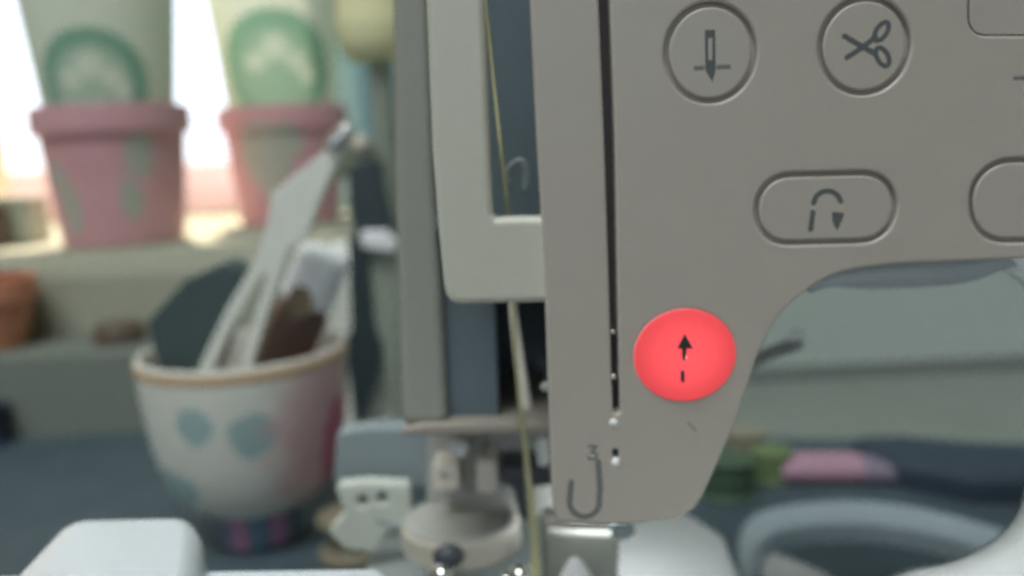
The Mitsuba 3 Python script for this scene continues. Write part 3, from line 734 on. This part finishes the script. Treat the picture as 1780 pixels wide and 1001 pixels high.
plastic('m_darkbrown', lin(82, 76, 62), 0.5)
add('dark_jar', lathe([(0.0001, 0), (.012, 0), (.0125, .001), (.0125, .030), (.010, .034), (.0001, .034)], 48, (P(-10, 440, .64)[0], .64, ZS)), 'm_darkbrown', label='small dark jar on the sill at the left edge of the photo', cat='jar')
plastic('m_brownlid', lin(96, 84, 74), 0.5)
cb = P(212, 592, .503)
add('brown_lid', lathe([(0.0001, 0), (.014, 0), (.0145, .0008), (.0135, .009), (.011, .0115), (.0001, .012)], 48, (cb[0], cb[1], ZB)), 'm_brownlid', label='small round brown lid on the long box behind the bowl', cat='lid')
plastic('m_navy', lin(48, 58, 78), 0.5)
cn = Pz(-14, 772, ZM)
add('navy_spool', lathe([(0.0001, 0), (.0115, 0), (.0115, .002), (.008, .003), (.008, .020), (.0115, .021), (.0115, .023), (.0001, .023)], 48, (cn[0], cn[1], ZT + .003)), 'm_navy', label='dark navy spool at the left edge of the photo', cat='spool')

# ------------------------------------------------------------------ things seen through the throat
plastic('m_hoop', lin(162, 176, 186), 0.4)
o = [(1282, 1060), (1283, 960), (1290, 915), (1310, 893), (1350, 880), (1410, 872), (1470, 869), (1540, 873), (1620, 886), (1700, 906), (1790, 936), (1860, 975), (1900, 1040)]
op = np.array([Pz(a, b, ZM + .008) for a, b in o])
inn = [(1318, 1060), (1318, 985), (1326, 945), (1350, 925), (1400, 913), (1470, 908), (1540, 911), (1620, 925), (1700, 947), (1760, 968), (1810, 1000), (1840, 1050)]
ip = np.array([Pz(a, b, ZM + .008) for a, b in inn])
def close(pts):
    s = spline(pts, 60)
    c0, c1 = pts[-1], pts[0]
    mid = (c0 + c1) / 2 + np.array([0, -0.06, 0])
    return spline(np.vstack([pts, [c0 + [-.02, -.035, 0]], [mid], [c1 + [.015, -.035, 0]], pts[:1]]), 120)[:-1]
oc, ic = close(op), close(ip)
hq = Polygon(oc[:, :2]).buffer(0)
hi = Polygon(ic[:, :2]).buffer(0)
ring = hq.difference(hi)
if ring.geom_type != 'Polygon':
    ring = max(ring.geoms, key=lambda g: g.area)
hm = slab(ring.simplify(2e-5), 0.0, .008, .002, 4)
hm.vertices = hm.vertices[:, [0, 2, 1]] * np.array([1, 1, -1]) + np.array([0, 0, ZM + .008])
add('embroidery_hoop', hm, 'm_hoop', label='grey oval embroidery hoop lying on the mat behind the machine', cat='embroidery hoop')
matte('m_paper', [0.62, 0.63, 0.64])
pp = [Pz(1322, 958, ZM), Pz(1370, 972, ZM), Pz(1440, 1003, ZM), Pz(1500, 1060, ZM), Pz(1325, 1080, ZM)]
pm = slab(Polygon([(p[0], p[1]) for p in pp]), 0.0, .0004)
pm.vertices = pm.vertices[:, [0, 2, 1]] * np.array([1, 1, -1]) + np.array([0, 0, ZM + .0004])
add('white_paper', pm, 'm_paper', smooth=False, label='white paper scrap inside the grey hoop', cat='paper')
plastic('m_pink', lin(176, 138, 158), 0.6)
cpk = Pz(1450, 846, ZM)
rot = trimesh.transformations.rotation_matrix(math.radians(-8), [0, 0, 1])
m = rbox((0.040, 0.018, 0.0105), .005, (0, 0, 0), rot); m.apply_translation((cpk[0] - .003, cpk[1] + .008, ZM + .00525))
add('pink_cloth', m, 'm_pink', smooth=True, label='folded pink cloth on the mat seen through the machine arm', cat='cloth')
plastic('m_lilac', lin(128, 118, 136), 0.6)
cpl = Pz(1520, 846, ZM)
m = rbox((0.022, 0.018, 0.009), .004, (0, 0, 0), rot); m.apply_translation((cpl[0] + .006, cpl[1] + .006, ZM + .0045))
add('lilac_cloth', m, 'm_lilac', smooth=True, label='small lilac cloth beside the folded pink cloth', cat='cloth')
plastic('m_green', lin(104, 124, 84), 0.6)
cgn = Pz(1352, 846, ZM)
add('green_spool', lathe([(0.0001, 0), (.0085, 0), (.0090, .001), (.0080, .0025), (.0088, .006), (.0080, .011), (.0090, .0125), (.0085, .0135), (.0001, .0135)], 48, (cgn[0], cgn[1] + .008, ZM)), 'm_green', label='green thread spool left of the pink cloth', cat='spool')
plastic('m_darkgreen', lin(70, 92, 72), 0.6)
cgd = Pz(1285, 872, ZM)
add('dark_green_spool', lathe([(0.0001, 0), (.0115, 0), (.0118, .001), (.0100, .0025), (.0108, .008), (.0100, .014), (.0118, .0155), (.0001, .0165)], 48, (cgd[0] - .003, cgd[1] + .008, ZM)), 'm_darkgreen', label='dark green spool nearest the machine head', cat='spool')
plastic('m_beige', lin(140, 136, 120), 0.6)
cbe = Pz(1305, 812, ZM)
add('beige_spool', lathe([(0.0001, 0), (.0095, 0), (.0098, .001), (.0085, .0025), (.0092, .008), (.0085, .012), (.0098, .0135), (.0001, .0145)], 48, (cbe[0], cbe[1] + .010, ZM)), 'm_beige', label='beige spool behind the green spools', cat='spool')
plastic('m_pouch', lin(52, 66, 80), 0.7)
pq = [Pz(1462, 802, ZM), Pz(1560, 798, ZM), Pz(1800, 822, ZM), Pz(1860, 880, ZM), Pz(1700, 880, ZM), Pz(1560, 850, ZM)]
pq = rnd(Polygon([(p[0], p[1]) for p in pq]).buffer(0), .004)
pm = slab(pq, 0.0, .012, .005, 5)
pm.vertices = pm.vertices[:, [0, 2, 1]] * np.array([1, 1, -1]) + np.array([0, 0, ZM + .012])
add('dark_pouch', pm, 'm_pouch', label='flat dark navy pouch behind the grey hoop', cat='pouch')
